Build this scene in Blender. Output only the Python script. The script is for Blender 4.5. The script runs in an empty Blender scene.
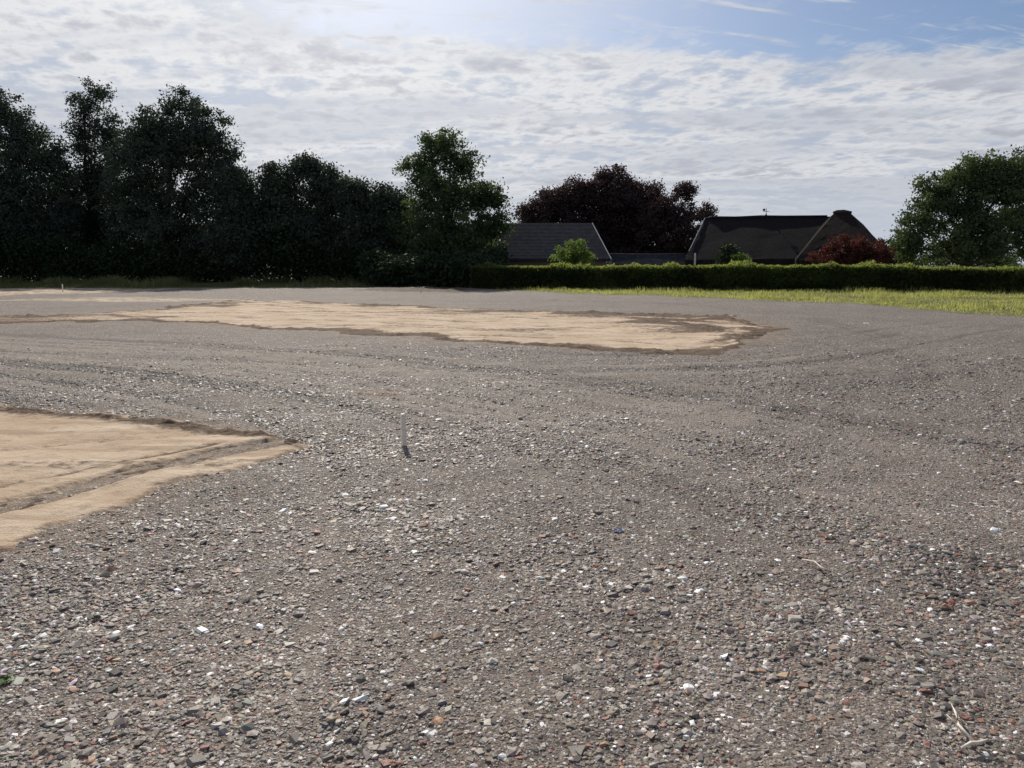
import bpy, math, numpy as np
from mathutils import Vector, Matrix
RNG=np.random.default_rng(7)
F=745.0; CH=1.65; PIT=math.radians(9.15)
SUN_EL=math.radians(36); SUN_AZ=math.radians(-14)
sc=bpy.context.scene; COL=sc.collection
sc.view_settings.view_transform='Standard'; sc.view_settings.look='None'; sc.view_settings.exposure=0
# ---------- surveying helpers
def P(u,v,D):
    dx=(u-512)/F; dy=-(v-384)/F
    z=-math.sin(PIT)+math.cos(PIT)*dy; y=math.cos(PIT)+math.sin(PIT)*dy
    return (D*dx/y, D, CH+D*z/y)
def gp(u,v):
    dx=(u-512)/F; dy=-(v-384)/F
    z=-math.sin(PIT)+math.cos(PIT)*dy; y=math.cos(PIT)+math.sin(PIT)*dy
    t=CH/(-z); return (t*dx,t*y)
# ---------- numpy noise
def hsh(xi,yi,s):
    h=np.sin(xi*127.1+yi*311.7+s*74.7)*43758.5453
    return h-np.floor(h)
def vn(x,y,s=0):
    x=np.asarray(x,float); y=np.asarray(y,float)
    xi=np.floor(x); yi=np.floor(y); fx=x-xi; fy=y-yi
    fx=fx*fx*(3-2*fx); fy=fy*fy*(3-2*fy)
    a=hsh(xi,yi,s); b=hsh(xi+1,yi,s); c=hsh(xi,yi+1,s); d=hsh(xi+1,yi+1,s)
    return (a*(1-fx)+b*fx)*(1-fy)+(c*(1-fx)+d*fx)*fy-0.5
def fbm(x,y,s=0,o=3):
    t=0; a=1
    for i in range(o):
        t=t+a*vn(x*2**i,y*2**i,s+i*3.1); a*=0.5
    return t
def sst(a,b,x):
    t=np.clip((x-a)/(b-a),0,1); return t*t*(3-2*t)
def sdf(poly,x,y):   # positive inside
    x=np.asarray(x,float);y=np.asarray(y,float)
    d=np.full(x.shape,1e9); ins=np.zeros(x.shape,bool); n=len(poly)
    for i in range(n):
        ax,ay=poly[i]; bx,by=poly[(i+1)%n]
        ex,ey=bx-ax,by-ay; L=ex*ex+ey*ey
        t=np.clip(((x-ax)*ex+(y-ay)*ey)/L,0,1)
        d=np.minimum(d,(x-ax-t*ex)**2+(y-ay-t*ey)**2)
        if ay!=by:
            c=((ay>y)!=(by>y))&(x<(bx-ax)*(y-ay)/(by-ay)+ax)
            ins^=c
    d=np.sqrt(d); return np.where(ins,d,-d)
def dline(pl,x,y):
    d=np.full(np.shape(x),1e9)
    for i in range(len(pl)-1):
        ax,ay=pl[i]; bx,by=pl[i+1]; ex,ey=bx-ax,by-ay; L=ex*ex+ey*ey
        t=np.clip(((x-ax)*ex+(y-ay)*ey)/L,0,1)
        d=np.minimum(d,(x-ax-t*ex)**2+(y-ay-t*ey)**2)
    return np.sqrt(d)
FAR=[gp(*q) for q in [(-60,326),(-60,319),(80,315),(160,309),(235,301),(330,303),(400,306),(480,309),(600,314),(728,316),(770,329),(742,345),(698,353),(640,351),(540,346),(440,340),(330,331),(250,327),(180,322),(145,321),(60,322)]]
NEAR=[gp(*q) for q in [(-260,395),(-60,402),(0,405),(60,411),(150,420),(220,428),(300,439),(318,445),(265,459),(205,476),(120,504),(60,527),(0,550),(-260,650)]]
# driven route: centre lines of the tyre tracks (world metres)
ROUTE=[[gp(*q) for q in pl] for pl in (
 [(-400,325),(0,345),(250,362),(450,385),(650,420),(860,470),(1300,560)],
 [(-400,340),(0,366),(200,389),(380,430),(480,520),(520,760)],
 [(-200,300),(150,300),(420,298),(700,303),(860,325),(930,370),(900,450),(800,600),(760,760)],
 [(-400,332),(0,352),(400,366),(700,374),(900,352),(1000,325),(1300,300)])]
RW=[1.05,.8,.5,.85]; RF=[5.2,5.0,3.2,4.6]
RS=[]
for pl in ROUTE:
    pl=np.array(pl)
    for _ in range(2):
        q=.75*pl[:-1]+.25*pl[1:]; r=.25*pl[:-1]+.75*pl[1:]; pl=np.concatenate([pl[:1],np.stack([q,r],1).reshape(-1,2),pl[-1:]])
    RS.append(pl)
def tracks(x,y):
    t=np.zeros(np.shape(x)); W=np.zeros(np.shape(x))
    wx_=x+.25*fbm(x*.2,y*.2,5,2); wy_=y+.25*fbm(x*.2,y*.2,6,2)
    nf=(.4+.6*sst(5.0,9.0,y))*(.6+.8*sst(-.3,.4,fbm(x*.3,y*.3,7,2)))*(1.2-.55*sst(-2,9,x))
    for i,pl in enumerate(RS):
        d=dline(pl,wx_,wy_); w=(1-sst(1.3,3.0,d))*RW[i]*nf
        al=x*.5+y*.2
        s=vn(d*RF[i],al*.1,9+i)+.6*vn(d*RF[i]*2.0,al*.25,15+i)
        t=t+w*s; W=np.maximum(W,w)
    return t,W
MOUND=[gp(*q) for q in [(352,290.5),(400,288.5),(480,289.5),(455,292.5),(380,292)]]
def H(x,y,tr=None):
    if tr is None: tr,_=tracks(x,y)
    far=1-sst(60,120,y)
    return far*(.05*fbm(x*.35,y*.35,1,3)+.03*fbm(x*1.8,y*1.8,2,3)+.018*tr+.008*vn(x*9,y*9,4))
# ---------- mesh helpers
def mk(name,V,Fc,n,mat,smooth=False,attrs=None,dom='FACE',colattr=None):
    me=bpy.data.meshes.new(name)
    V=np.asarray(V,np.float32).reshape(-1,3); Fc=np.asarray(Fc,np.int32).reshape(-1,n)
    me.vertices.add(len(V)); me.vertices.foreach_set('co',V.ravel())
    me.loops.add(Fc.size); me.loops.foreach_set('vertex_index',Fc.ravel())
    me.polygons.add(len(Fc)); me.polygons.foreach_set('loop_start',np.arange(len(Fc),dtype=np.int32)*n)
    me.update(calc_edges=True)
    me.polygons.foreach_set('use_smooth',np.full(len(me.polygons),smooth))
    for k,val in (attrs or {}).items():
        at=me.attributes.new(k,'FLOAT',dom); at.data.foreach_set('value',np.asarray(val,np.float32))
    if colattr is not None:
        at=me.attributes.new('col','FLOAT_COLOR','POINT'); at.data.foreach_set('color',np.asarray(colattr,np.float32).ravel())
    if mat: me.materials.append(mat)
    return me
def ob(name,me,parent=None,label=None,category=None,kind=None,group=None,loc=None):
    o=bpy.data.objects.new(name,me); COL.objects.link(o)
    if parent: o.parent=parent
    if loc is not None: o.location=loc
    if label: o['label']=label
    if category: o['category']=category
    if kind: o['kind']=kind
    if group: o['group']=group
    return o
def pymesh(name,verts,faces,mat,smooth=False,bevel=0):
    me=bpy.data.meshes.new(name); me.from_pydata([tuple(float(q) for q in v) for v in verts],[],faces); me.update()
    if bevel:
        import bmesh
        bm=bmesh.new(); bm.from_mesh(me)
        bmesh.ops.recalc_face_normals(bm,faces=bm.faces)
        bmesh.ops.bevel(bm,geom=bm.edges[:],offset=bevel,segments=2,affect='EDGES')
        bm.to_mesh(me); bm.free()
    me.materials.append(mat)
    for p in me.polygons: p.use_smooth=smooth
    return me
class MB:
    def __init__(s): s.v=[]; s.f=[]
    def box(s,x0,x1,y0,y1,z0,z1):
        b=len(s.v); s.v+=[(x0,y0,z0),(x1,y0,z0),(x1,y1,z0),(x0,y1,z0),(x0,y0,z1),(x1,y0,z1),(x1,y1,z1),(x0,y1,z1)]
        s.f+=[tuple(b+i for i in q) for q in [(0,3,2,1),(4,5,6,7),(0,1,5,4),(1,2,6,5),(2,3,7,6),(3,0,4,7)]]; return s
    def tube(s,pts,rad,seg=7):
        pts=[Vector([float(q) for q in p]) for p in pts]; b=len(s.v); rad=[float(q) for q in rad]
        for i,p in enumerate(pts):
            t=(pts[min(i+1,len(pts)-1)]-pts[max(i-1,0)]).normalized()
            a=t.cross(Vector((0.3,1,0.1))).normalized(); c=t.cross(a)
            for k in range(seg):
                an=2*math.pi*k/seg
                s.v.append(tuple(p+rad[i]*(math.cos(an)*a+math.sin(an)*c)))
        for i in range(len(pts)-1):
            for k in range(seg):
                k2=(k+1)%seg
                s.f.append((b+i*seg+k,b+i*seg+k2,b+(i+1)*seg+k2,b+(i+1)*seg+k))
        s.f.append(tuple(b+k for k in range(seg))[::-1]); s.f.append(tuple(b+(len(pts)-1)*seg+k for k in range(seg)))
        return s
    def mesh(s,name,mat,smooth=False,bevel=0): return pymesh(name,s.v,s.f,mat,smooth,bevel)
# ---------- node helpers
class NT:
    def __init__(s,nt): s.nt=nt
    def n(s,t,**kw):
        nd=s.nt.nodes.new(t)
        for k,v in kw.items(): setattr(nd,k,v)
        return nd
    def put(s,sock,val):
        if isinstance(val,bpy.types.NodeSocket): s.nt.links.new(val,sock)
        else: sock.default_value=val
    def m(s,op,a,b=0.0,c=0.0,clamp=False):
        nd=s.n('ShaderNodeMath',operation=op,use_clamp=clamp)
        for i,v in enumerate((a,b,c)): s.put(nd.inputs[i],v)
        return nd.outputs[0]
    def mr(s,x,a,b,c=0.0,d=1.0):
        nd=s.n('ShaderNodeMapRange',interpolation_type='SMOOTHSTEP')
        for i,v in enumerate((x,a,b,c,d)): s.put(nd.inputs[i],v)
        return nd.outputs[0]
    def mix(s,f,a,b,bt='MIX'):
        nd=s.n('ShaderNodeMix',data_type='RGBA',blend_type=bt)
        def c4(v): return v if isinstance(v,bpy.types.NodeSocket) else (tuple(v)+(1,) if len(v)==3 else v)
        s.put(nd.inputs[0],f); s.put(nd.inputs[6],c4(a)); s.put(nd.inputs[7],c4(b)); return nd.outputs[2]
    def noise(s,vec,sc,det=4,rough=.55,dist=0):
        nd=s.n('ShaderNodeTexNoise'); 
        if vec is not None: s.put(nd.inputs['Vector'],vec)
        nd.inputs['Scale'].default_value=sc; nd.inputs['Detail'].default_value=det
        nd.inputs['Roughness'].default_value=rough; nd.inputs['Distortion'].default_value=dist
        return nd.outputs[0]
    def vor(s,vec,sc):
        nd=s.n('ShaderNodeTexVoronoi'); s.put(nd.inputs['Vector'],vec); nd.inputs['Scale'].default_value=sc
        return nd
    def attr(s,name): return s.n('ShaderNodeAttribute',attribute_name=name)
    def xyz(s,x,y,z=0.0):
        nd=s.n('ShaderNodeCombineXYZ'); s.put(nd.inputs[0],x); s.put(nd.inputs[1],y); s.put(nd.inputs[2],z); return nd.outputs[0]
    def ramp(s,f,stops,const=False):
        nd=s.n('ShaderNodeValToRGB'); r=nd.color_ramp
        if const: r.interpolation='CONSTANT'
        else: r.interpolation='B_SPLINE'
        while len(r.elements)<len(stops): r.elements.new(0.5)
        for e,(p,c) in zip(r.elements,stops): e.position=p; e.color=tuple(c)+(1,)
        s.put(nd.inputs[0],f); return nd.outputs[0]
    def bump(s,h,st,dist,nrm=None):
        nd=s.n('ShaderNodeBump'); s.put(nd.inputs['Height'],h); nd.inputs['Strength'].default_value=st; nd.inputs['Distance'].default_value=dist
        if nrm is not None: s.put(nd.inputs['Normal'],nrm)
        return nd.outputs[0]
def mat(name):
    m=bpy.data.materials.new(name); m.use_nodes=True
    g=NT(m.node_tree); b=m.node_tree.nodes['Principled BSDF']; return m,g,b
def simple(name,c1,c2,scale=8,rough=.8,bump=.3,bd=.01):
    m,g,b=mat(name); pos=g.n('ShaderNodeNewGeometry').outputs['Position']
    n=g.noise(pos,scale,5); g.put(b.inputs['Base Color'],g.mix(g.mr(n,.35,.65),c1,c2))
    b.inputs['Roughness'].default_value=rough; b.inputs['Specular IOR Level'].default_value=.25
    g.put(b.inputs['Normal'],g.bump(n,bump,bd)); return m
def leafmat(name,dark,light,trans,tf=.35):
    m,g,b=mat(name); v=g.attr('var').outputs['Fac']
    c=g.mix(v,dark,light); g.put(b.inputs['Base Color'],c); b.inputs['Roughness'].default_value=.7
    b.inputs['Specular IOR Level'].default_value=.12
    t=g.n('ShaderNodeBsdfTranslucent'); g.put(t.inputs[0],g.mix(v,[x*.4 for x in trans],trans))
    mx=g.n('ShaderNodeMixShader'); mx.inputs[0].default_value=tf
    out=m.node_tree.nodes['Material Output']
    g.put(mx.inputs[1],b.outputs[0]); g.put(mx.inputs[2],t.outputs[0]); g.put(out.inputs[0],mx.outputs[0]); return m

# ================= WORLD
w=bpy.data.worlds.new('World'); sc.world=w; w.use_nodes=True
g=NT(w.node_tree); w.node_tree.nodes.clear()
sky=g.n('ShaderNodeTexSky',sky_type='NISHITA'); sky.sun_disc=False; sky.sun_elevation=SUN_EL; sky.sun_rotation=SUN_AZ
sky.dust_density=1.0; sky.air_density=1.0
tc=g.n('ShaderNodeTexCoord').outputs['Generated']
dt=g.n('ShaderNodeVectorMath',operation='DOT_PRODUCT'); g.put(dt.inputs[0],tc)
dt.inputs[1].default_value=(math.sin(SUN_AZ)*math.cos(SUN_EL),math.cos(SUN_AZ)*math.cos(SUN_EL),math.sin(SUN_EL))
gl=g.m('MAXIMUM',dt.outputs['Value'],0.0)
glow=g.m('POWER',gl,15.0)
bg1=g.n('ShaderNodeBackground'); bg1.inputs[1].default_value=.07
g.put(bg1.inputs[0],g.mix(g.m('MULTIPLY',glow,1.0,clamp=True),g.mix(.35,sky.outputs[0],(.75,1.0,1.45),'MULTIPLY'),(14,14,14.2)))
sp=g.n('ShaderNodeSeparateXYZ'); g.put(sp.inputs[0],tc); X,Y,Z=sp.outputs
zz=g.m('ADD',g.m('MAXIMUM',Z,0.0),.11)
px=g.m('DIVIDE',X,zz); py=g.m('DIVIDE',Y,zz)
pv=g.xyz(g.m('ADD',px,g.m('MULTIPLY',py,.25)),g.m('MULTIPLY',py,.75))
pvs=g.xyz(g.m('MULTIPLY',px,.55),g.m('ADD',py,g.m('MULTIPLY',px,-.22)))
big=g.noise(pvs,1.4,2,.5)
mid=g.noise(pvs,4.4,5,.6,.35)
puf=g.noise(pv,9.0,5,.62,.2)
s1=g.m('ADD',g.m('MULTIPLY',puf,.34),g.m('ADD',g.m('MULTIPLY',mid,.36),g.m('MULTIPLY',big,.30)))
opening=g.m('MULTIPLY',g.mr(g.m('ADD',py,g.m('MULTIPLY',g.m('SUBTRACT',big,.5),.9)),2.38,2.86,1.0,0.0),g.mr(px,-.95,-.45))
wisp=g.noise(g.xyz(g.m('MULTIPLY',px,1.1),g.m('ADD',g.m('MULTIPLY',py,6.0),g.m('MULTIPLY',px,-1.2))),1.3,5,.62,.3)
cov=g.m('SUBTRACT',s1,g.m('MULTIPLY',opening,.02))
mk1=g.mr(g.m('SUBTRACT',s1,g.m('MULTIPLY',opening,.25)),.25,.43)
mask=g.m('MAXIMUM',mk1,g.m('MULTIPLY',g.mr(wisp,.51,.64),.85))
cc=g.ramp(cov,[(.36,(.40,.46,.58)),(.43,(.46,.51,.61)),(.475,(.66,.675,.71)),(.505,(.76,.765,.78)),(.54,(.60,.61,.65)),(.585,(.44,.46,.52)),(.65,(.38,.40,.46))])
band=g.noise(g.xyz(g.m('MULTIPLY',px,.35),g.m('ADD',g.m('MULTIPLY',py,1.6),g.m('MULTIPLY',px,.3))),1.6,4,.6,.5)
cc=g.mix(g.mr(band,.40,.60,.6,0.0),cc,(.47,.50,.57))
cc=g.mix(g.mr(Z,.03,.15,.5,0.0),cc,(.53,.56,.62))
lum=g.m('MULTIPLY',glow,1.0,clamp=True)
cc=g.mix(lum,cc,g.mix(.55,(1.12,1.1,1.06),g.mix(1.0,cc,(1.7,1.68,1.62),'MULTIPLY')))
bg2=g.n('ShaderNodeBackground'); g.put(bg2.inputs[0],cc); bg2.inputs[1].default_value=1.0
haze=g.mr(Z,0.0,.11,.7,0.0)
bg3=g.n('ShaderNodeBackground'); bg3.inputs[0].default_value=(.50,.56,.66,1); bg3.inputs[1].default_value=1
mx=g.n('ShaderNodeMixShader'); g.put(mx.inputs[0],g.m('MULTIPLY',mask,.97)); g.put(mx.inputs[1],bg1.outputs[0]); g.put(mx.inputs[2],bg2.outputs[0])
mx2=g.n('ShaderNodeMixShader'); g.put(mx2.inputs[0],haze); g.put(mx2.inputs[1],mx.outputs[0]); g.put(mx2.inputs[2],bg3.outputs[0])
wo=g.n('ShaderNodeOutputWorld'); g.put(wo.inputs[0],mx2.outputs[0])
# ================= SUN
sl=bpy.data.lights.new('sun','SUN'); sl.energy=4.8; sl.angle=math.radians(.5); sl.color=(1,.92,.81)
so=bpy.data.objects.new('sun',sl); COL.objects.link(so)
sd=Vector((math.sin(SUN_AZ)*math.cos(SUN_EL),math.cos(SUN_AZ)*math.cos(SUN_EL),math.sin(SUN_EL)))
so.rotation_euler=sd.to_track_quat('Z','Y').to_euler(); so.location=(0,0,50)
# ================= CAMERA
cd=bpy.data.cameras.new('camera'); cd.sensor_width=36; cd.lens=F/1024*36; cd.clip_start=.05; cd.clip_end=6000
co=bpy.data.objects.new('camera',cd); COL.objects.link(co); co.location=(0,0,CH); co.rotation_euler=(math.radians(90)-PIT,0,0); sc.camera=co

# ================= GROUND
Dn=1.3*1.0078**np.arange(0,600)
rows=np.concatenate([[-40,-15,-6,-2,0,.5,.9],Dn,Dn[-1]*1.25**np.arange(1,15)])
cols=np.linspace(-1,1,560); cols=np.sign(cols)*np.abs(cols)**1.15
RR,CC=np.meshgrid(rows,cols,indexing='ij'); GX=CC*(6+1.15*np.abs(RR)); GY=RR
GRASS=[gp(*q) for q in [(490,290.5),(560,292.5),(620,294.5),(700,298),(850,304),(1024,317),(1300,344)]]+[(60,20),(300,40),(300,48),(-2,48)]
gx,gy=GX.ravel(),GY.ravel()
tr,tw=tracks(gx,gy)
gz=H(gx,gy,tr)
sf=sdf(FAR,gx,gy); sn=sdf(NEAR,gx,gy)
gr=sst(-.6,.6,sdf(GRASS,gx,gy)+.9*fbm(gx*.6,gy*.9,33,3))
def tl(x,y): return y+3*fbm(x*.15,y*.2,35,2)-.05*x
treeline=sst(53,58,tl(gx,gy))
gr=np.maximum(gr,treeline)
dirtl=[[gp(*q) for q in pl] for pl in ([(-120,290),(60,286.5),(200,287),(140,291.5),(0,295.5),(-120,298)],[(180,284.5),(320,285.5),(320,287),(180,286.5)],[(0,300),(120,297),(240,299),(120,302)])]
dirt=np.zeros_like(gx)
for pl in dirtl: dirt=np.maximum(dirt,sst(-.8,.8,sdf(pl,gx,gy)+2*fbm(gx*.3,gy*.5,41,3)))
sandy=dirt*(1-treeline)
md=sst(-.6,.6,sdf(MOUND,gx,gy)+1.2*fbm(gx*.5,gy*.6,43,3)); gz=gz+md*(.10+.12*fbm(gx*1.2,gy*1.2,44,3))
e=np.maximum(sst(-.9,.1,sf+.6*fbm(gx,gy,51,2)),sst(-.35,.05,sn+.25*fbm(gx*2,gy*2,52,2)))
soil=md
dirt=.5*e
q=gp(382,393); dirt=np.maximum(dirt,.75*sst(1.1,.1,np.hypot((gx-q[0])/.55,(gy-q[1])/.5)+fbm(gx*3,gy*3,8,2)))
R_,C_=RR.shape; idx=np.arange(R_*C_).reshape(R_,C_)
Q=np.stack([idx[:-1,:-1],idx[:-1,1:],idx[1:,1:],idx[1:,:-1]],-1).reshape(-1,4)
m,g,b=mat('gravel_ground')
pos=g.n('ShaderNodeNewGeometry').outputs['Position']
wpos=g.n('ShaderNodeVectorMath',operation='ADD'); nz_=g.n('ShaderNodeTexNoise'); g.put(nz_.inputs['Vector'],pos); nz_.inputs['Scale'].default_value=40; nz_.inputs['Detail'].default_value=1
sc_=g.n('ShaderNodeVectorMath',operation='SCALE'); g.put(sc_.inputs[0],nz_.outputs['Color']); sc_.inputs['Scale'].default_value=.022
g.put(wpos.inputs[0],pos); g.put(wpos.inputs[1],sc_.outputs[0]); wp=wpos.outputs[0]
v1=g.vor(wp,62); v2=g.vor(wp,140); v3=g.vor(pos,13)
def chan(v):
    s=g.n('ShaderNodeSeparateColor'); g.put(s.inputs[0],v.outputs['Color']); return s.outputs
PAL=[(0,(.08,.069,.063)),(.14,(.148,.126,.113)),(.36,(.21,.182,.162)),(.6,(.262,.218,.175)),(.74,(.22,.12,.09)),(.79,(.28,.248,.222)),(.90,(.53,.49,.44)),(.95,(.93,.9,.87))]
ch1=chan(v1); ch2=chan(v2)
c1=g.ramp(ch1[0],PAL,True); c2=g.ramp(ch2[1],PAL,True)
cg=g.mix(g.mr(g.noise(pos,14,2),.4,.6),c1,c2)
fine=g.noise(pos,90,3,.7)
cg=g.mix(g.mr(g.noise(pos,.8,4,.6),.35,.68,.12,.45),cg,g.mix(fine,(.12,.099,.082),(.27,.225,.182)))
lowf=g.noise(pos,.28,4,.6)
cg=g.mix(g.mr(lowf,.4,.65,0,.3),cg,(.135,.116,.103))
ch3=chan(v3)
cg=g.mix(g.m('MULTIPLY',g.mr(v3.outputs['Distance'],.26,.14),g.m('GREATER_THAN',ch3[0],.76)),cg,g.mix(ch3[1],(.46,.42,.38),(.93,.9,.87)))
st=g.attr('track').outputs['Fac']
cg=g.mix(g.mr(st,.06,.42,0,.6),cg,(.34,.292,.25))
cg=g.mix(g.mr(st,-.06,-.38,0,.55),cg,(.09,.078,.07))
dn=g.noise(pos,5,4,.65)
cg=g.mix(g.attr('dirt').outputs['Fac'],cg,g.mix(g.mr(dn,.35,.65),(.18,.12,.075),(.38,.29,.20)))
cg=g.mix(g.attr('sandy').outputs['Fac'],cg,g.mix(g.mr(g.noise(pos,1.4,4,.7),.38,.56),(.24,.18,.125),(.60,.48,.36)))
cg=g.mix(g.attr('soil').outputs['Fac'],cg,g.mix(g.mr(dn,.35,.65),(.045,.033,.025),(.13,.092,.062)))
gcol=g.mix(g.mr(g.noise(pos,1.2,4,.7),.35,.65),(.07,.085,.03),(.20,.185,.08))
cg=g.mix(g.attr('grass').outputs['Fac'],cg,gcol)
g.put(b.inputs['Base Color'],cg); b.inputs['Roughness'].default_value=.8; b.inputs['Specular IOR Level'].default_value=.15
hgt=g.m('ADD',g.m('MULTIPLY',v1.outputs['Distance'],-.5),g.m('ADD',g.m('MULTIPLY',fine,.5),g.m('ADD',g.m('MULTIPLY',ch1[2],.9),g.m('MULTIPLY',ch2[2],.4))))
n1=g.bump(hgt,1.0,.012); n2=g.bump(g.noise(pos,7,4,.75),.6,.04,n1)
g.put(b.inputs['Normal'],n2)
me=mk('ground',np.stack([gx,gy,gz],-1),Q,4,m,True,dict(track=tr,grass=gr,dirt=dirt,sandy=sandy,soil=soil),'POINT')
ob('ground',me,kind='structure')

# ================= SAND SHEETS
RUTS=[[gp(*q) for q in pl] for pl in ([(-200,556),(0,508),(130,473),(220,453),(300,441)],[(-200,520),(0,488),(110,464),(215,447)],[(-200,395),(20,412),(150,424),(300,440)],[(-200,470),(0,452),(120,441),(240,433)])]
FT=[[gp(*q) for q in pl] for pl in ([(-60,322),(150,316),(330,312),(520,318),(700,330)],[(150,312),(330,318),(520,328),(690,342)],[(250,304),(420,312),(600,320),(760,326)],[(300,326),(450,331),(600,336),(730,335)])]
def sandmat(name):
    m,g,b=mat(name); pos=g.n('ShaderNodeNewGeometry').outputs['Position']
    n1=g.noise(pos,1.1,5,.62); n2=g.noise(pos,9,5,.65); n3=g.noise(pos,70,3,.6)
    mp=g.n('ShaderNodeMapping'); g.put(mp.inputs[0],pos); mp.inputs['Rotation'].default_value=(0,0,.25); mp.inputs['Scale'].default_value=(.35,3.2,1)
    n4=g.noise(mp.outputs[0],1.5,5,.6)
    c=g.mix(g.mr(n1,.35,.65),(.47,.355,.25),(.58,.47,.355))
    c=g.mix(g.mr(n4,.48,.64,0,.65),c,(.345,.245,.16))
    c=g.mix(g.mr(n2,.53,.68,0,.55),c,(.31,.23,.16))
    ed=g.m('ADD',g.attr('edge').outputs['Fac'],g.m('MULTIPLY',g.m('SUBTRACT',n2,.5),1.8))
    soil=g.mix(g.mr(n2,.35,.65),(.055,.039,.029),(.16,.11,.073))
    c=g.mix(g.mr(ed,.2,.8,0,.95),c,soil)
    c=g.mix(g.mr(n3,.60,.70,0,.55),c,(.25,.2,.16))
    g.put(b.inputs['Base Color'],c); b.inputs['Roughness'].default_value=.9; b.inputs['Specular IOR Level'].default_value=.12
    h=g.m('ADD',g.m('MULTIPLY',n2,g.m('ADD',.4,g.attr('edge').outputs['Fac'])),g.m('MULTIPLY',n3,.25))
    g.put(b.inputs['Normal'],g.bump(h,.9,.05)); return m
SM=sandmat('damp_sand')
def sandsheet(name,poly,x0,x1,y0,y1,stp,big):
    xs=np.arange(x0,x1,stp); ys=np.arange(y0,y1,stp*(1.0 if not big else 1.2))
    YY,XX=np.meshgrid(ys,xs,indexing='ij'); x=XX.ravel(); y=YY.ravel()
    s=sdf(poly,x,y); k=1.0 if big else 2.2
    sN=s+(.9 if big else .2)*fbm(x*k,y*k,61,4)
    z=H(x,y)+np.clip(sN*(.12 if big else .25),-.1,.02)
    rough=fbm(x*6,y*6,63,3)
    if big:
        bw=np.exp(-((sN-.3)/.3)**2); z+=bw*(.006+.09*np.maximum(rough,0))*(.4+1.2*np.maximum(fbm(x*.5,y*.5,70,2)+.3,0))
        z+=.014*fbm(x*1.2,y*2.4,64,3)
        right=sst(2.6,5.2,x+.25*(y-18)+1.2*fbm(x*.7,y*.7,66,3))
        streak=sst(.08,.42,fbm(x*.22+y*.1,y*2.6,67,3))
        rt=right*sst(-.3,.22,fbm(x*1.2,y*2.2,68,3)+.05)
        lane=np.zeros_like(x)
        for pl in FT:
            dd=dline(pl,x+.25*fbm(x*.4,y*.4,77,2),y+.25*fbm(x*.4,y*.4,78,2))
            lane=np.maximum(lane,np.exp(-((dd-.75)/.14)**2)*sst(-.35,.15,fbm(x*.5,y*.7,79,3)))
        z+=(rt+.3*streak)*.07*np.maximum(rough,0)-.025*lane
        left=(1-sst(-15,-10,x))*sst(-.3,.2,fbm(x*.3,y*1.2,73,3)+.1)
        rimw=.3+.65*sst(-.2,.3,fbm(x*.4,y*.4,69,2))
        back=sst(.1,.4,fbm(x*.5,y*1.5,75,3)+.2)*(1-sst(1.2,3.0,sN))*sst(21,24,y)
        edge=np.maximum.reduce([.95*(1-sst(rimw*.35,rimw*1.1,sN)),streak*.6,rt*1.0,left*.65,back*1.0,.6*lane])
    else:
        rough=fbm(x*13,y*13,63,4)
        r1=np.exp(-(dline(RUTS[0],x,y)/.15)**4); r2=np.exp(-(dline(RUTS[1],x,y)/.05)**2); r3=np.exp(-(dline(RUTS[2],x,y)/.15)**2); r4=np.exp(-(dline(RUTS[3],x,y)/.09)**2)
        z+=-.03*r1+.012*np.exp(-((dline(RUTS[0],x,y)-.18)/.04)**2)*(.5+1.2*np.maximum(rough,0))+r1*.028*rough -.012*r2 + r3*.045*np.maximum(rough+.1,0)-.012*r4
        z+=.008*fbm(x*1.5,y*5,64,3)
        wob=.6+.4*sst(-.45,.15,fbm(x*3,y*3,71,3))
        edge=np.maximum.reduce([.5*(1-sst(.02,.12,sN)),1.15*r1*wob,.75*r2*wob,1.15*r3*wob,.4*r4*wob,.45*sst(.1,.4,fbm(x*.6,y*3,72,3))])
    R,C=XX.shape; idx=np.arange(R*C).reshape(R,C)
    Q=np.stack([idx[:-1,:-1],idx[:-1,1:],idx[1:,1:],idx[1:,:-1]],-1).reshape(-1,4)
    keep=(sN[Q]>-.7 if big else sN[Q]>-.3).any(1); Q=Q[keep]
    u,inv=np.unique(Q,return_inverse=True)
    me=mk(name,np.stack([x,y,z],-1)[u],inv.reshape(-1,4),4,SM,True,dict(edge=edge[u]),'POINT')
    ob('sand',me,kind='structure')
fx=[p[0] for p in FAR]; fy=[p[1] for p in FAR]
sandsheet('sand',FAR,min(fx)-.5,max(fx)+1,min(fy)-1,max(fy)+1.5,.08,True)
sandsheet('sand',NEAR,max(-11,min(p[0] for p in NEAR)),-1.2,2.4,10,.02,False)

# ================= GRAVEL STONES
N=560000
Dt=np.linspace(1.7,18,400); rho=np.where(Dt<3.6,1.0,(3.6/Dt)**1.5); pdf=(1.45*Dt+1.0)*rho
cdf=np.cumsum(pdf); cdf/=cdf[-1]
D=np.interp(RNG.random(N),cdf,Dt); x=(RNG.random(N)*2-1)*(.725*D+.5)
sF=sdf(FAR,x,D)+.9*fbm(x,D,61,4); sN_=sdf(NEAR,x,D)+.2*fbm(x*2.2,D*2.2,61,4)
tr_,tw2=tracks(x,D)
coarse=sst(-.5,.45,fbm(x*.9,D*.9,81,4)-1.3*tr_)
fade=1-sst(9,18,D)
keep=(RNG.random(N)<(.52+.48*coarse)*fade)&((sF<.05)|(RNG.random(N)<.03))&((sN_<.02)|(RNG.random(N)<.012))
x=x[keep]; D=D[keep]; coarse=coarse[keep]; tr_=tr_[keep]; n=len(x)
r=np.exp(RNG.normal(math.log(.0058),.56,n))*(.82+.42*coarse)*(1+.014*np.maximum(D-3,0)); r=np.clip(r,.0026,.031)
ico=[];ph=(1+5**.5)/2
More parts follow.
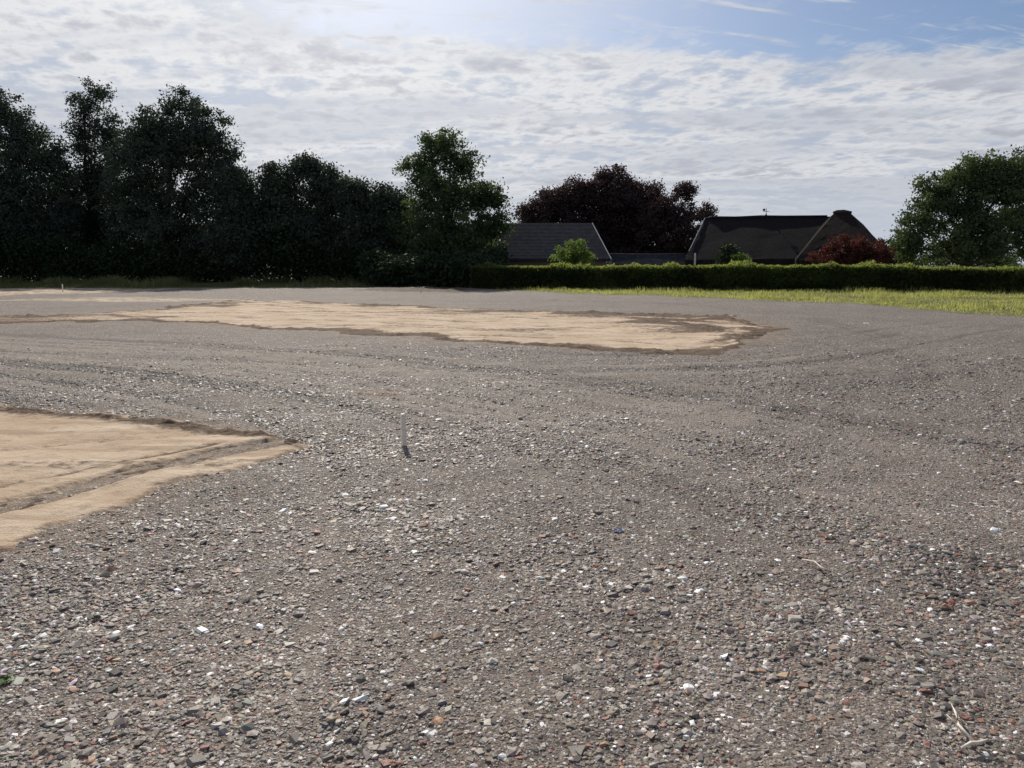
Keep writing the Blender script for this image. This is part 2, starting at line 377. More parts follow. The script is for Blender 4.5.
for s1_ in (-1,1):
    for s2_ in (-1,1): ico+= [(0,s1_,s2_*ph),(s1_,s2_*ph,0),(s2_*ph,0,s1_)]
ico=np.array(ico,float); ico/=np.linalg.norm(ico[0])
import itertools, bmesh
def hulltris(pts):
    bm=bmesh.new(); vs=[bm.verts.new(p) for p in pts]
    bmesh.ops.convex_hull(bm,input=vs); bmesh.ops.triangulate(bm,faces=bm.faces[:])
    bm.normal_update(); bm.verts.index_update()
    V=np.array([v.co[:] for v in bm.verts]); Fc=[]
    for f in bm.faces:
        ids=[v.index for v in f.verts]
        if f.normal.dot(f.calc_center_median())<0: ids=ids[::-1]
        Fc.append(ids)
    bm.free(); return V,np.array(Fc)
VAR=[]
for k in range(12):
    rs=np.random.default_rng(100+k)
    if k%2==0:
        p=ico*(1+rs.uniform(-.25,.18,(12,1)))+rs.normal(0,.07,(12,3)); p*=np.array([1.1,.8,.36+.16*rs.random()])
    else:
        p=np.array(list(itertools.product((-1,1),repeat=3)),float)*.72; p+=rs.uniform(-.32,.32,p.shape)
        p[p[:,2]>0,:2]*=.8; p*=np.array([1.2,.85,.16+.22*rs.random()])
    VAR.append(hulltris(p))
pal=np.array([(.23,.198,.176),(.10,.087,.08),(.162,.138,.122),(.285,.232,.175),(.48,.435,.385),(.95,.93,.91),(.26,.11,.075),(.39,.235,.14),(.275,.242,.215)])
pw=np.array([.24,.155,.19,.13,.09,.045,.062,.025,.10]); pw/=pw.sum()
ci=RNG.choice(len(pal),n,p=pw); colr=pal[ci]*RNG.uniform(.68,1.28,(n,1))*(1+RNG.normal(0,.05,(n,3)))
dust=np.clip(tr_*1.4+.03,-.4,.5)[:,None]*np.where(ci==5,.2,1)[:,None]
colr=np.where(dust>0,colr*(1-dust)+dust*np.array([.32,.275,.235]),colr*(1+dust*.8)); colr=np.clip(colr,.02,.95)
yaw=RNG.uniform(0,2*np.pi,n); tx=RNG.normal(0,.18,n); ty=RNG.normal(0,.18,n)
def rotm(yaw,tx,ty):
    cz,sz=np.cos(yaw),np.sin(yaw); cx,sx=np.cos(tx),np.sin(tx); cy,sy=np.cos(ty),np.sin(ty); O=np.zeros_like(cz); I=O+1
    Rz=np.stack([cz,-sz,O,sz,cz,O,O,O,I],-1).reshape(-1,3,3); Rx=np.stack([I,O,O,O,cx,-sx,O,sx,cx],-1).reshape(-1,3,3)
    Ry=np.stack([cy,O,sy,O,I,O,-sy,O,cy],-1).reshape(-1,3,3); return Rx@Ry@Rz
z0=H(x,D); var=RNG.integers(0,len(VAR),n); emb=RNG.uniform(-.14,.2,n)
Vs=[];Fs=[];Cs=[];off=0
for k,(V,Fc) in enumerate(VAR):
    s=np.where(var==k)[0]; R=rotm(yaw[s],tx[s],ty[s])
    W=np.einsum('nij,vj->nvi',R,V)*r[s][:,None,None]
    W+=np.stack([x[s],D[s],z0[s]+r[s]*emb[s]],-1)[:,None,:]
    nv=len(V); Vs.append(W.reshape(-1,3))
    Fs.append((Fc[None]+(np.arange(len(s))*nv)[:,None,None]+off).reshape(-1,3)); off+=len(s)*nv
    Cs.append(np.repeat(np.concatenate([colr[s],np.ones((len(s),1))],1),nv,0))
m,g,b=mat('crushed_stone'); pos=g.n('ShaderNodeNewGeometry').outputs['Position']
nn=g.noise(pos,160,2,.6)
g.put(b.inputs['Base Color'],g.mix(g.mr(nn,.35,.7,0,.3),g.attr('col').outputs['Color'],(.19,.158,.132)))
b.inputs['Roughness'].default_value=.56; b.inputs['Specular IOR Level'].default_value=.3
g.put(b.inputs['Normal'],g.bump(nn,.4,.003))
me=mk('gravel',np.concatenate(Vs),np.concatenate(Fs),3,m,False,None,'POINT',np.concatenate(Cs))
ob('gravel',me,kind='stuff')

# ================= LEAVES / TREES
def quads(cen,nrm_up,size,rng,asp=1.5):
    n=len(cen); nr=rng.normal(size=(n,3)); nr[:,2]+=nrm_up; nr/=np.linalg.norm(nr,axis=1,keepdims=True)
    t=rng.normal(size=(n,3)); t-=nr*(t*nr).sum(1,keepdims=True); t/=np.linalg.norm(t,axis=1,keepdims=True)
    b_=np.cross(nr,t); s=size[:,None]
    V=np.stack([cen-t*s*asp*.5,cen+b_*s*.45-t*s*.05,cen+t*s*asp*.5,cen-b_*s*.45-t*s*.05],1)
    return V.reshape(-1,3),np.arange(4*n).reshape(-1,4)
BARK=simple('bark',(.05,.042,.035),(.1,.085,.07),12,.9,.6,.03)
LM={'dark':leafmat('hazed_dark_leaves',(.045,.058,.048),(.070,.088,.060),(.09,.125,.05),.16),  # bluish lift for distance haze is put into this leaf colour
    'mid':leafmat('green_leaves',(.04,.062,.034),(.08,.11,.05),(.16,.24,.06),.26),
    'bright':leafmat('bright_leaves',(.06,.1,.03),(.13,.18,.05),(.25,.38,.07),.42),
    'deep':leafmat('deep_green_leaves',(.022,.035,.018),(.042,.062,.03),(.06,.09,.03),.18),
    'copper':leafmat('copper_leaves',(.046,.033,.033),(.078,.052,.05),(.11,.055,.048),.2),
    'red':leafmat('red_leaves',(.038,.018,.016),(.095,.036,.028),(.19,.055,.035),.28),
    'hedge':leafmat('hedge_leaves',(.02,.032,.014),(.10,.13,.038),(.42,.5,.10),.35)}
def tree(D,u,lobes,kind,label,seed,nc=260,lp=70,ls=.2,rc=(.5,1.1),base_v=None,name='tree',category='tree',group=None,trunk_r=.28,depth=None,shell=.45,flat=.68):
    rng=np.random.default_rng(seed); bx,by,_=P(u,264,D)
    root=bpy.data.objects.new(name,None); COL.objects.link(root); root.location=(bx,by,0)
    root['label']=label; root['category']=category
    if group: root['group']=group
    L=[]
    for (lu,lv,ru,rv) in lobes:
        c=P(lu,lv,D); sx=ru/F*D; sz=rv/F*D; dy=(depth or min(sx,4.5))
        L.append((c[0]-bx,rng.uniform(-.2,.2)*dy,c[2],sx,max(dy*.9,.4),sz))
    L=np.array(L); wgt=(L[:,3]*L[:,5]); wgt=wgt/wgt.sum()
    li=rng.choice(len(L),nc,p=wgt); dr=rng.normal(size=(nc,3)); dr/=np.linalg.norm(dr,axis=1,keepdims=True)
    rad=rng.random(nc)**shell
    cc=L[li,:3]+dr*L[li,3:]*rad[:,None]*.95
    R=rng.uniform(rc[0],rc[1],nc)*(1.15-.45*rad**3)
    cnt=(lp*(R/np.mean(R))**1.6*rng.uniform(.6,1.4,nc)).astype(int)
    ci=np.repeat(np.arange(nc),cnt); m_=len(ci)
    off=rng.normal(size=(m_,3))*R[ci][:,None]*.5; off[:,2]*=flat
    cen=cc[ci]+off; kp=cen[:,2]>.15; cen=cen[kp]; ci=ci[kp]
    m_=len(cen); V,Fc=quads(cen,.6,rng.uniform(.6,1.3,m_)*ls,rng)
    va=np.clip(rng.uniform(0,1,nc)[ci]*.85+rng.random(m_)*.15,0,1)
    ob('crown',mk(name+'_crown',V,Fc,4,LM[kind],False,dict(var=va),'FACE'),root)
    mb=MB(); top=max(L[:,2]+L[:,5]*.6); bend=rng.normal(0,.12,(6,2))
    tp=[];tr=[]
    for i in range(7):
        t=i/6; zt=t*top*.88
        tx_=(np.average(L[:,0],weights=wgt))*t*.8
        tp.append((tx_+ (bend[i-1][0] if i else 0),(bend[i-1][1] if i else 0),zt-.1 if i==0 else zt)); tr.append(trunk_r*(1-t*.85)*(1.35 if i==0 else 1))
    mb.tube(tp,tr,8)
    for j in rng.choice(nc,min(34,nc),replace=False):
        e=cc[j]; t=np.clip((e[2]/top)*.62,.15,.85); s=np.array(tp[int(t*6)]); 
        if e[2]<s[2]*.6: continue
        mdp=(s*.5+e*.5)+np.array([0,0,.12*np.linalg.norm(e-s)])*(-1 if rng.random()<.4 else 1)
        r0=trunk_r*.35*(1-t*.6); mb.tube([s,mdp*.5+s*.5,mdp,e],[r0,r0*.75,r0*.5,r0*.15],5)
    ob('trunk',mb.mesh(name+'_trunk',BARK,True),root)
    return root
G='trees along the edge of the lot'
lab='tall dark green leafy tree in the wooded edge'
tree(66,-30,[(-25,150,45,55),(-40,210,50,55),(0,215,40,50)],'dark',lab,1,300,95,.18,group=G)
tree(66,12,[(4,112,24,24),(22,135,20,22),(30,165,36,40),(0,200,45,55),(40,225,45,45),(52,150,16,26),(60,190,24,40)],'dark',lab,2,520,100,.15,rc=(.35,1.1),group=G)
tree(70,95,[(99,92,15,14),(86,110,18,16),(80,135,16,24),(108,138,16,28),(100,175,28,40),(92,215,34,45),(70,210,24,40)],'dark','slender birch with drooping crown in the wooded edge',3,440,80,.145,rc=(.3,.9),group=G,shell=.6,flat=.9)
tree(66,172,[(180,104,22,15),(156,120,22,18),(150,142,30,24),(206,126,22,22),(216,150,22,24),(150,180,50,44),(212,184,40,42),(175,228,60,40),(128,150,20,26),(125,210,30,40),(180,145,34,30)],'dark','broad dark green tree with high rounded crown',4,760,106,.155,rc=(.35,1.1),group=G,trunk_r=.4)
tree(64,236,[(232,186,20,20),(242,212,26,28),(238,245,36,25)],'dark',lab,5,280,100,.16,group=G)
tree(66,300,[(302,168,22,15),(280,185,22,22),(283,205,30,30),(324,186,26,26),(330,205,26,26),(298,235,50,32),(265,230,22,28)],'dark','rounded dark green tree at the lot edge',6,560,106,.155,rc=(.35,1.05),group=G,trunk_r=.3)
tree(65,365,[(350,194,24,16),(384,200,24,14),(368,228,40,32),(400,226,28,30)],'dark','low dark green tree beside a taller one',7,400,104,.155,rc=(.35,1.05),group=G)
tree(61,447,[(441,145,24,18),(424,168,28,18),(464,166,22,17),(445,194,46,24),(484,197,24,15),(448,228,56,26),(467,252,46,22),(495,226,18,20)],'mid','tall airy green tree with open upper crown',8,640,76,.145,rc=(.28,.85),group=G,shell=.55)
GC='copper beeches behind the farm buildings'
tree(84,560,[(556,203,30,18),(580,194,24,18),(533,216,20,15),(565,225,48,25),(570,245,50,20)],'copper','dark brown red copper beech behind the barns',9,440,112,.18,rc=(.45,1.2),group=GC)
tree(86,617,[(613,180,18,14),(606,196,34,22),(640,198,28,20),(622,212,48,28),(622,235,54,26),(625,252,56,16)],'copper','tallest brown red copper beech behind barns',10,620,118,.18,rc=(.45,1.2),group=GC,trunk_r=.4)
tree(82,685,[(684,194,12,12),(668,210,26,18),(706,213,18,9),(685,235,34,22),(660,228,30,28),(665,252,40,14)],'copper','spiky topped copper beech beside the large barn',11,400,82,.16,rc=(.3,.85),group=GC)
tree(54,965,[(985,176,40,25),(950,190,32,24),(1022,180,36,29),(925,214,28,20),(975,215,52,30),(908,243,24,20),(1030,230,40,30),(960,245,50,20)],'mid','broad green tree behind the clipped hedge',12,620,92,.14,rc=(.3,.85),trunk_r=.26,shell=.5)
GS='garden shrubs behind the hedge'
tree(52,575,[(575,250,20,10),(573,258,24,9)],'bright','light green shrub behind the clipped hedge',13,90,60,.1,rc=(.2,.45),name='shrub',category='shrub',trunk_r=.05,group=GS)
tree(53,729,[(729,250,9,8),(727,259,11,8)],'deep','small dark green shrub in front of barn',14,50,60,.1,rc=(.2,.35),name='shrub',category='shrub',trunk_r=.05,group=GS)
tree(52,742,[(741,260,9,7)],'bright','low yellow green shrub in front of barn',15,34,50,.09,rc=(.2,.3),name='shrub',category='shrub',trunk_r=.04,group=GS)
tree(53,849,[(850,247,33,12),(838,257,28,10),(872,255,20,10)],'red','spreading red japanese maple in front of barn',16,150,80,.11,rc=(.25,.5),name='maple_tree',category='tree',trunk_r=.08)
tree(60,906,[(906,250,16,14),(896,258,18,10)],'mid','small green tree behind the hedge',17,80,60,.14,rc=(.3,.55),trunk_r=.1)
tree(62,1010,[(1000,258,50,10),(940,260,40,8)],'mid','low green bushes behind the hedge',18,120,60,.14,rc=(.3,.55),name='shrub',category='shrub',trunk_r=.1,group=GS)
# undergrowth beneath the trees (one mass)
rng=np.random.default_rng(50); nc=4500
ux=rng.uniform(-66,-1.2,nc); uy=np.where(rng.random(nc)<.5,rng.uniform(63,66,nc),rng.uniform(68,74,nc)); top=np.where(uy<67,2.6,5.2)+2.2*(fbm(ux*.25,uy*0,90,3)+.2)
top*=np.where(ux>-9,.75,1)
k=np.arange(nc)>nc-800   # growth running forward to the end of the hedge
ux=np.where(k,rng.uniform(-11,-.6,nc),ux); uy=np.where(k,50.5+rng.uniform(0,8,nc)-.45*(ux+.6),uy); top=np.where(k,(1.3+.03*(ux+11))*(.8+.6*(fbm(ux*.8,uy*.3,91,3)+.3))+.12*(uy-50.7),top)
uz=rng.random(nc)**.75*top; ci=np.repeat(np.arange(nc),50)
cen=np.stack([ux,uy,uz],-1)[ci]+rng.normal(size=(len(ci),3))*[.6,.4,.4]*np.where(k,.5,1)[ci][:,None]; cen=cen[cen[:,2]>.05]
V,Fc=quads(cen,.5,rng.uniform(.12,.24,len(cen)),rng)
ob('undergrowth',mk('undergrowth',V,Fc,4,LM['deep'],False,dict(var=rng.random(len(cen))*.6),'FACE'),kind='stuff')
# ---------- hedge
def hedge(ax,ay,bx,by,h,th,label,n,seed):
    rng=np.random.default_rng(seed); L=math.hypot(bx-ax,by-ay); ux_,uy_=(bx-ax)/L,(by-ay)/L
    hh=lambda s: h+.14*fbm(s*.35,s*0,seed,5)-.12*sst(15,45,s)
    face=rng.choice(3,n,p=[.42,.46,.12]); s=rng.random(n)*L; q=rng.random(n)
    tt=np.where(face==0,-th/2,np.where(face==1,(q-.5)*th,th/2)); zz_=np.where(face==1,hh(s),q*hh(s))
    shoot=(face==1)*(rng.random(n)**3)*.24*np.maximum(.3+2.2*fbm(s*1.3,s*0,seed+9,3),.1)
    tt=tt+rng.normal(0,.09,n)+.26*fbm(s*1.1,zz_*1.6,seed+3,3)*(face!=1); zz_=zz_+rng.normal(0,.04,n)+shoot
    cen=np.stack([ax+ux_*s-uy_*tt,ay+uy_*s+ux_*tt,np.maximum(zz_,.03)],-1)
    V,Fc=quads(cen,.4,rng.uniform(.06,.13,n),rng); va=np.clip(rng.random(n)*.4+.65*(face==1)-.1*(face!=1)+.7*fbm(s*.7,zz_,seed+5,2)+.25*(q>.8)*(face!=1),0,1)*sst(-1,5,s)  # sunlit top and dim sides put into leaf colour; darker towards left end
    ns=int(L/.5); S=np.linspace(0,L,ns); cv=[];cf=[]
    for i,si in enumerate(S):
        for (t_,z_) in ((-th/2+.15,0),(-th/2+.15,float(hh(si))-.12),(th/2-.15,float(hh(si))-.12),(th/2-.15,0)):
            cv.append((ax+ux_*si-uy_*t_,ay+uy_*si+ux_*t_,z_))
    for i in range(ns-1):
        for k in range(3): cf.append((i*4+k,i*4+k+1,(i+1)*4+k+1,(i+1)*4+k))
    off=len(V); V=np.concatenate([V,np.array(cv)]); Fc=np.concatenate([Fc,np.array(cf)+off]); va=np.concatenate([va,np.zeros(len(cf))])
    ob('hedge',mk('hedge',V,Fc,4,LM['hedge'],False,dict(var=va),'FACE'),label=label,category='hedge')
hedge(-2.6,51.2,46,39.8,1.45,1.8,'long clipped green hedge bordering the lot',130000,5)
# ---------- grass
def grass(name,pts,h,wd,mt,rng):
    n=len(pts); z=H(pts[:,0],pts[:,1]); an=rng.uniform(0,np.pi*2,n); hh=h*rng.uniform(.4,1.3,n)
    dx,dy=np.cos(an)*wd,np.sin(an)*wd; lx,ly=rng.normal(0,.35,n)*hh,rng.normal(0,.35,n)*hh
    b0=np.stack([pts[:,0]-dx,pts[:,1]-dy,z-.01],-1); b1=np.stack([pts[:,0]+dx,pts[:,1]+dy,z-.01],-1)
    t0=np.stack([pts[:,0]+lx+dx*.2,pts[:,1]+ly+dy*.2,z+hh],-1); t1=np.stack([pts[:,0]+lx-dx*.2,pts[:,1]+ly-dy*.2,z+hh],-1)
    V=np.stack([b0,b1,t0,t1],1).reshape(-1,3)
    va=np.clip(rng.random(n)*.5+.5+.8*fbm(pts[:,0]*.4,pts[:,1]*.6,47,3),0,1)
    ob(name,mk(name,V,np.arange(4*n).reshape(-1,4),4,mt,False,dict(var=va),'FACE'),kind='stuff')
gm=leafmat('grass_blades',(.10,.125,.035),(.32,.30,.12),(.54,.57,.17),.47)
gm2=leafmat('verge_grass_blades',(.05,.065,.025),(.15,.145,.065),(.22,.25,.08),.35)
rng=np.random.default_rng(8); n=160000
gxx=rng.uniform(-5,46,n); gyy=rng.uniform(20,48.5,n)
s=sdf(GRASS,gxx,gyy)+.9*fbm(gxx*.6,gyy*.9,33,3); k=(s>0)&(rng.random(n)<.3+.7*sst(-.2,.3,fbm(gxx*.4,gyy*.5,44,3)))
h=.06+.16*sst(-.1,.5,fbm(gxx*.5,gyy*.6,45,3))+.10*sst(3.5,1,48.5-.2*gxx-gyy)
grass('grass',np.stack([gxx,gyy],-1)[k],h[k],.02,gm,rng)
n=60000; gxx=rng.uniform(-58,1,n); gyy=rng.uniform(50,64,n)
k=(sst(52,58,tl(gxx,gyy))>rng.random(n)**.7)
grass('verge_grass',np.stack([gxx,gyy],-1)[k],(.15+.5*sst(-.1,.4,fbm(gxx*.4,gyy*.3,48,3)))[k],.035,gm2,rng)

# ================= BUILDINGS
def roofmat(name,c1,c2,tile):
    m,g,b=mat(name); pos=g.n('ShaderNodeNewGeometry').outputs['Position']
    mp=g.n('ShaderNodeMapping'); g.put(mp.inputs[0],pos); mp.inputs['Scale'].default_value=(1,1,1) if tile else (6,6,1.2)
    n=g.noise(mp.outputs[0],2.5,5,.65); c=g.mix(g.mr(n,.35,.65),c1,c2)
    if tile:
        wv=g.n('ShaderNodeTexWave',wave_type='BANDS',bands_direction='Z'); g.put(wv.inputs[0],pos); wv.inputs['Scale'].default_value=2.6; wv.inputs['Distortion'].default_value=.6
        g.put(b.inputs['Normal'],g.bump(wv.outputs['Fac'],.25,.03))
    else: g.put(b.inputs['Normal'],g.bump(n,.8,.1))
    g.put(b.inputs['Base Color'],c); b.inputs['Roughness'].default_value=.95; b.inputs['Specular IOR Level'].default_value=.04; return m
TILE=roofmat('slate_roof_tiles',(.024,.025,.031),(.042,.042,.049),True)
THATCH=roofmat('dark_thatch',(.012,.011,.013),(.03,.026,.026),False)
THATCH2=roofmat('brown_thatch',(.015,.013,.013),(.034,.027,.025),False)
m,g,b=mat('brick_wall'); bt=g.n('ShaderNodeTexBrick'); tcn=g.n('ShaderNodeTexCoord').outputs['Object']
mp=g.n('ShaderNodeMapping'); mp.inputs['Rotation'].default_value=(math.pi/2,0,0); g.put(mp.inputs[0],tcn); g.put(bt.inputs['Vector'],mp.outputs[0])
bt.inputs['Scale'].default_value=4; bt.inputs['Color1'].default_value=(.12,.065,.05,1); bt.inputs['Color2'].default_value=(.16,.09,.065,1); bt.inputs['Mortar'].default_value=(.18,.16,.14,1)
g.put(b.inputs['Base Color'],bt.outputs[0]); b.inputs['Roughness'].default_value=.9; BRICK=m
WHITE=simple('white_paint',(.45,.44,.43),(.6,.59,.57),5,.7,.1)
RIDGE=simple('mortar_ridge',(.04,.034,.031),(.075,.063,.056),5,.9,.3)
WOODD=simple('dark_boards',(.02,.018,.016),(.045,.038,.032),6,.8,.3)
m,g,b=mat('window_glass'); g.put(b.inputs['Base Color'],g.mix(g.noise(None,3),(.02,.025,.03),(.05,.06,.07))); b.inputs['Roughness'].default_value=.1; GLASS=m
def window(parent,x,y,z,w_,h_):
    mb=MB(); t=.07
    mb.box(x-w_/2,x+w_/2,y-.05,y-.004,z,z+t).box(x-w_/2,x+w_/2,y-.05,y-.004,z+h_-t,z+h_).box(x-w_/2,x-w_/2+t,y-.048,y-.004,z+t,z+h_-t).box(x+w_/2-t,x+w_/2,y-.048,y-.004,z+t,z+h_-t).box(x-.02,x+.02,y-.046,y-.004,z+t,z+h_-t)
    wo_=ob('window',MB().box(x-w_/2+t,x+w_/2-t,y-.02,y-.006,z+t,z+h_-t).mesh('window_pane',GLASS),parent)
    ob('frame',mb.mesh('window_frame',WHITE),wo_)
def root(name,loc,label,cat):
    o=bpy.data.objects.new(name,None); COL.objects.link(o); o.location=loc; o['label']=label; o['category']=cat; return o
# low slate barn
D0=60; ZE=P(0,259,D0)[2]; xa=P(498,250,D0)[0]; xb=P(611,250,D0)[0]; zr=P(0,225,D0+4.5)[2]
ra=root('barn',((xa+xb)/2,D0,0),'low brick barn with dark slate gable roof and pale verge','barn'); wd=(xb-xa)/2
xr=P(592,226,D0+4.5)[0]-(xa+xb)/2
mb=MB(); mb.box(-wd+.3,wd-.3,0.25,8.7,0,ZE); ob('wall',mb.mesh('barn_wall',BRICK),ra)
v=[(-wd,-.1,ZE-.15),(wd,-.1,ZE-.15),(wd,9.1,ZE-.15),(-wd,9.1,ZE-.15),(-wd+.3,4.5,zr),(xr,4.5,zr)]
v=v+[(p[0],p[1],p[2]+.16) for p in v]
rf=ob('roof',pymesh('barn_roof',v,[(6,7,11,10),(8,9,10,11),(7,8,11),(9,6,10),(0,4,5,1),(2,5,4,3),(1,5,2),(3,4,0),(0,1,7,6),(1,2,8,7),(2,3,9,8),(3,0,6,9)],TILE),ra)
ob('verge_board',MB().tube([(wd+.02,-.12,ZE+.0),(xr+.02,4.5,zr+.17)],[.04,.04],5).tube([(xr+.02,4.5,zr+.17),(wd+.02,9.1,ZE)],[.04,.04],5).mesh('verge',WHITE),ra)
for xw in (-2.5,0,2.5): window(ra,xw,.25,.7,.9,.8)
# link shed
xs0=P(612,255,61)[0]; xs1=P(688,255,61)[0]; zs=P(0,254,61)[2]
rs=root('shed',((xs0+xs1)/2,61,0),'low dark boarded shed between the two barns','shed'); wd=(xs1-xs0)/2
ob('wall',MB().box(-wd+.1,wd-.1,0,2.2,0,zs-.9).mesh('shed_wall',WOODD),rs)
v=[(-wd,-.25,zs-1.0),(wd,-.25,zs-1.0),(wd,2.4,zs-1.0),(-wd,2.4,zs-1.0),(-wd,-.25,zs-.88),(wd,-.25,zs-.88),(wd,2.4,zs-.88),(-wd,2.4,zs-.88),(-wd+.02,1.05,zs),(wd-.02,1.05,zs)]
rr=ob('roof',pymesh('shed_roof',v,[(0,3,2,1),(0,1,5,4),(1,2,6,5),(2,3,7,6),(3,0,4,7),(4,5,9,8),(6,7,8,9),(5,6,9),(7,4,8)],TILE),rs)
ob('ridge_cap',MB().tube([(-wd,1.05,zs+.01),(0,1.05,zs-.02),(wd,1.05,zs+.01)],[.05,.05,.05],6).mesh('shed_ridge',RIDGE,True),rr)
# thatched farmhouse, turned about 13 degrees; local origin at its near left corner
ox,oy,_=P(685,258,60)
rb=root('thatched_farmhouse',(ox,oy,0),'long farmhouse with dark hipped thatch roof and raised end','farmhouse'); rb.rotation_euler=(0,0,math.radians(-13.0))
zr=P(0,218,64)[2]; xl=0.0; xrdl=1.55; xrt=12.4; xrdr=11.6; ze=1.95
ob('wall',MB().box(xl+.5,xrt-3.2,.6,9.4,0,ze).mesh('farm_wall',BRICK),rb)
def hip(ex0,ex1,ey0,ey1,z,rx0,rx1,ry0,ry1,zt,th=.3):
    return [(ex0,ey0,z),(ex1,ey0,z),(ex1,ey1,z),(ex0,ey1,z),(ex0,ey0,z+th),(ex1,ey0,z+th),(ex1,ey1,z+th),(ex0,ey1,z+th),(rx0,ry0,zt),(rx1,ry1,zt)]
def soften(me,seed):
    bm=bmesh.new(); bm.from_mesh(me); bmesh.ops.subdivide_edges(bm,edges=bm.edges[:],cuts=9,use_grid_fill=True)
    for q in bm.verts:
        c=q.co; c.z+=float(.11*fbm(c.x*.6,c.y*.6,seed,3)); c.x+=float(.1*vn(c.y*.8,c.z*.8,seed+1))
    bm.to_mesh(me); bm.free(); return me
HF=[(0,3,2,1),(0,1,5,4),(1,2,6,5),(2,3,7,6),(3,0,4,7),(4,5,9,8),(6,7,8,9),(5,6,9),(7,4,8)]
v=hip(xl,xrt,0,10,ze-.3,xrdl,xrdr,5,5,zr,.38)
rf=ob('roof',soften(pymesh('farm_roof',v,HF,THATCH),3),rb)
ob('ridge_cap',MB().tube([(xrdl-.05,5,zr-.04),(2.2,5,zr+.03),(4,5,zr-.0),(6,5,zr+.05),(8,5,zr+.02),(xrdr-.4,5,zr+.0)],[.08,.15,.13,.15,.13,.13],7).mesh('ridge',THATCH,True),rf)
ob('verge_board',MB().tube([(xl+.3,.9,ze+.08+(zr-ze)*.19),(xrdl-.03,4.95,zr+.03)],[.035,.03],5).mesh('verge',WHITE),rf)
xv=6.44
ob('weather_vane',MB().tube([(xv,5,zr),(xv,5,zr+.75)],[.035,.02],6).tube([(xv-.25,5,zr+.5),(xv+.25,5,zr+.5)],[.02,.02],5).box(xv-.28,xv-.08,4.99,5.01,zr+.55,zr+.72).tube([(xv,5,zr+.15),(xv,5,zr+.22),(xv,5,zr+.3)],[.02,.1,.02],7).mesh('vane',WOODD),rf)
# raised hipped end block
wl=8.2; wr=15.3; zw=P(0,212,61.2)[2]
ob('wing_wall',MB().box(wl+.7,wr-.7,-.5,9.2,0,ze-.05).mesh('wing_wall',BRICK),rb)
v=hip(wl,wr,-1,10.3,ze-.4,11.7,12.7,4.2,4.2,zw+.06,.42)
rw=ob('wing_roof',soften(pymesh('wing_roof',v,HF,THATCH2),8),rb)
ob('ridge_cap',MB().tube([(11.5,4.2,zw-.03),(11.8,4.2,zw+.03),(12.3,4.2,zw+.05),(12.9,4.2,zw-.04)],[.09,.15,.15,.09],7).mesh('ridge',RIDGE,True),rw)
for xw in (2.2,4.2,7.6): window(rb,xw,.6,.6,1.1,.9)
window(rb,(wl+wr)/2-1.2,-.5,.6,1,.9); window(rb,(wl+wr)/2+1.2,-.5,.6,1,.9)
dr=ob('door',MB().box(5.5,6.4,.5,.596,.02,1.6).mesh('door',WOODD,bevel=.01),rb)
ob('handle',MB().tube([(6.3,.47,.9),(6.3,.47,1.05)],[.015,.015],6).mesh('handle',WHITE),dr)
ob('gable_post',MB().box(.7,.84,-.4,-.26,0,2.5).mesh('post',WHITE,bevel=.015),rb)

# ================= STAKES AND LITTER
STW=simple('weathered_wood',(.76,.68,.55),(.9,.83,.71),40,.8,.4,.003)
def stake(u,v,h,w_,label,tilt=(0,0)):
    X_,Y_=gp(u,v); z=float(H(np.array([X_]),np.array([Y_]))[0]); t=w_*.4
    vs=[(-w_/2,-t,-.12),(w_/2,-t,-.12),(w_/2,t,-.12),(-w_/2,t,-.12),(-w_/2*1.02,-t,h*.96),(w_/2*.98,-t,h*.95),(w_/2*.98,t,h*.95),(-w_/2*1.02,t,h*.96),(-w_*.4,-t*.7,h),(w_*.35,-t*.7,h*.99),(w_*.35,t*.7,h*.99),(-w_*.4,t*.7,h)]
    f=[(0,3,2,1),(0,1,5,4),(1,2,6,5),(2,3,7,6),(3,0,4,7),(4,5,9,8),(5,6,10,9),(6,7,11,10),(7,4,8,11),(8,9,10,11)]
    o=ob('survey_stake',pymesh('stake',vs,f,STW,bevel=.0012),label=label,category='stake',group='survey stakes in the lot',loc=(X_,Y_,z))
    o.rotation_euler=(tilt[0],tilt[1],-1.15)
stake(404,447,.30,.05,'short weathered wooden stake standing in the gravel',(.02,.02))
stake(63,292,.42,.07,'wooden stake on sandy ground near the trees',(0,.05))
stake(421,293,.30,.06,'wooden stake near a strip of bare soil')
PALE=simple('bleached_wood',(.6,.53,.43),(.76,.69,.58),60,.7,.3,.002)
def stick(u,v,L,ang,r_,label,bend=.1,name='stick'):
    X_,Y_=gp(u,v); z=float(H(np.array([X_]),np.array([Y_]))[0])+r_*1.2+.02
    c,s=math.cos(ang),math.sin(ang)
    pts=[(-L/2*c,-L/2*s,-.004),(-L*.15*c-s*L*bend,-L*.15*s+c*L*bend,.006),(L*.2*c,L*.2*s,.004),(L/2*c,L/2*s,.012)]
    mb=MB().tube(pts,[r_*.7,r_,r_*.95,r_*.4],6)
    if bend>.05: mb.tube([pts[1],(pts[1][0]+L*.2*c-L*.12*s,pts[1][1]+L*.2*s+L*.12*c,.02)],[r_*.5,r_*.2],5)
    ob(name,mb.mesh(name,PALE,True),label=label,category='stick',loc=(X_,Y_,z))
stick(815,572,.2,-1.2,.005,'pale dry twig lying on the gravel')
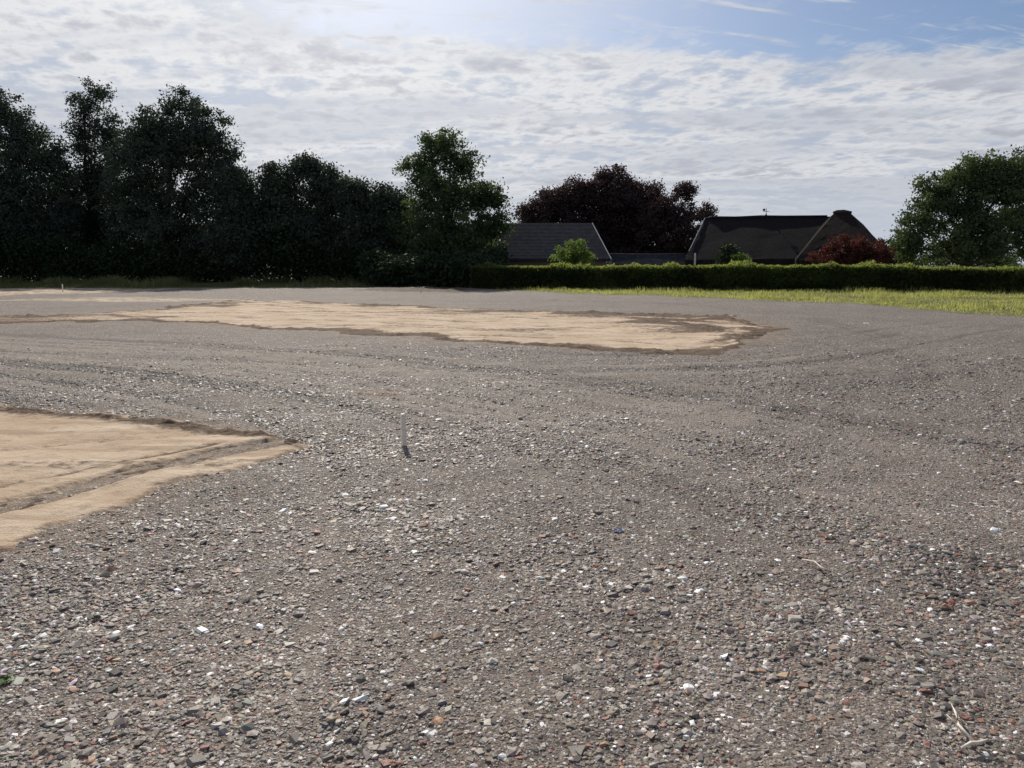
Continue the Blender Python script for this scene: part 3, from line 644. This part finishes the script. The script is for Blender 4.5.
stick(800,640,.09,.3,.004,'short pale splinter lying on the gravel',.02)
stick(961,728,.2,1.4,.007,'bleached forked twig lying on coarse gravel',.12)
stick(975,748,.10,.2,.007,'thick pale wood fragment on coarse gravel',.02)
def scrap(u,v,sz,c,label,name,seed,cat):
    rs=np.random.default_rng(seed); X_,Y_=gp(u,v); z=float(H(np.array([X_]),np.array([Y_]))[0])+.012
    nx,ny=7,5; vs=[];f=[]
    for j in range(ny):
        for i in range(nx):
            vs.append(((i/(nx-1)-.5)*sz*(1+.2*rs.normal()*.3),(j/(ny-1)-.5)*sz*.6*(1+.2*rs.normal()*.3),abs(rs.normal(0,sz*.09))))
    for j in range(ny-1):
        for i in range(nx-1): k=j*nx+i; f.append((k,k+1,k+nx+1,k+nx))
    m_=simple(name+'_film',c,[q*1.4 for q in c],20,.35,.1,.002)
    o=ob(name,pymesh(name,vs,f,m_,True),label=label,category=cat,loc=(X_,Y_,z)); o.rotation_euler=(0,0,rs.uniform(-.4,.4))
scrap(618,531,.065,(.02,.04,.11),'crumpled blue plastic scrap on the gravel','plastic_scrap',1,'litter')
scrap(690,456,.06,(.08,.11,.18),'small grey blue plastic scrap on gravel','plastic_scrap',2,'litter')
scrap(866,324,.13,(.7,.7,.7),'white crumpled plastic scrap on the gravel','plastic_scrap',3,'litter')
# small weed
X_,Y_=gp(6,680); z=float(H(np.array([X_]),np.array([Y_]))[0]); rs=np.random.default_rng(3); vs=[];f=[];
for i in range(16):
    a_=i*2.4; L_=rs.uniform(.02,.045); ws=.007; dx,dy=math.cos(a_),math.sin(a_); b0=len(vs)
    vs+=[(0,0,.002),(dx*L_*.5-dy*ws,dy*L_*.5+dx*ws,.018),(dx*L_,dy*L_,.012),(dx*L_*.5+dy*ws,dy*L_*.5-dx*ws,.018)]; f.append((b0,b0+1,b0+2,b0+3))
ob('weed',pymesh('weed',vs,f,simple('weed_leaf',(.07,.12,.03),(.12,.19,.05),30,.6,.1)),label='small green weed sprouting in the gravel',category='plant',loc=(X_,Y_,z))
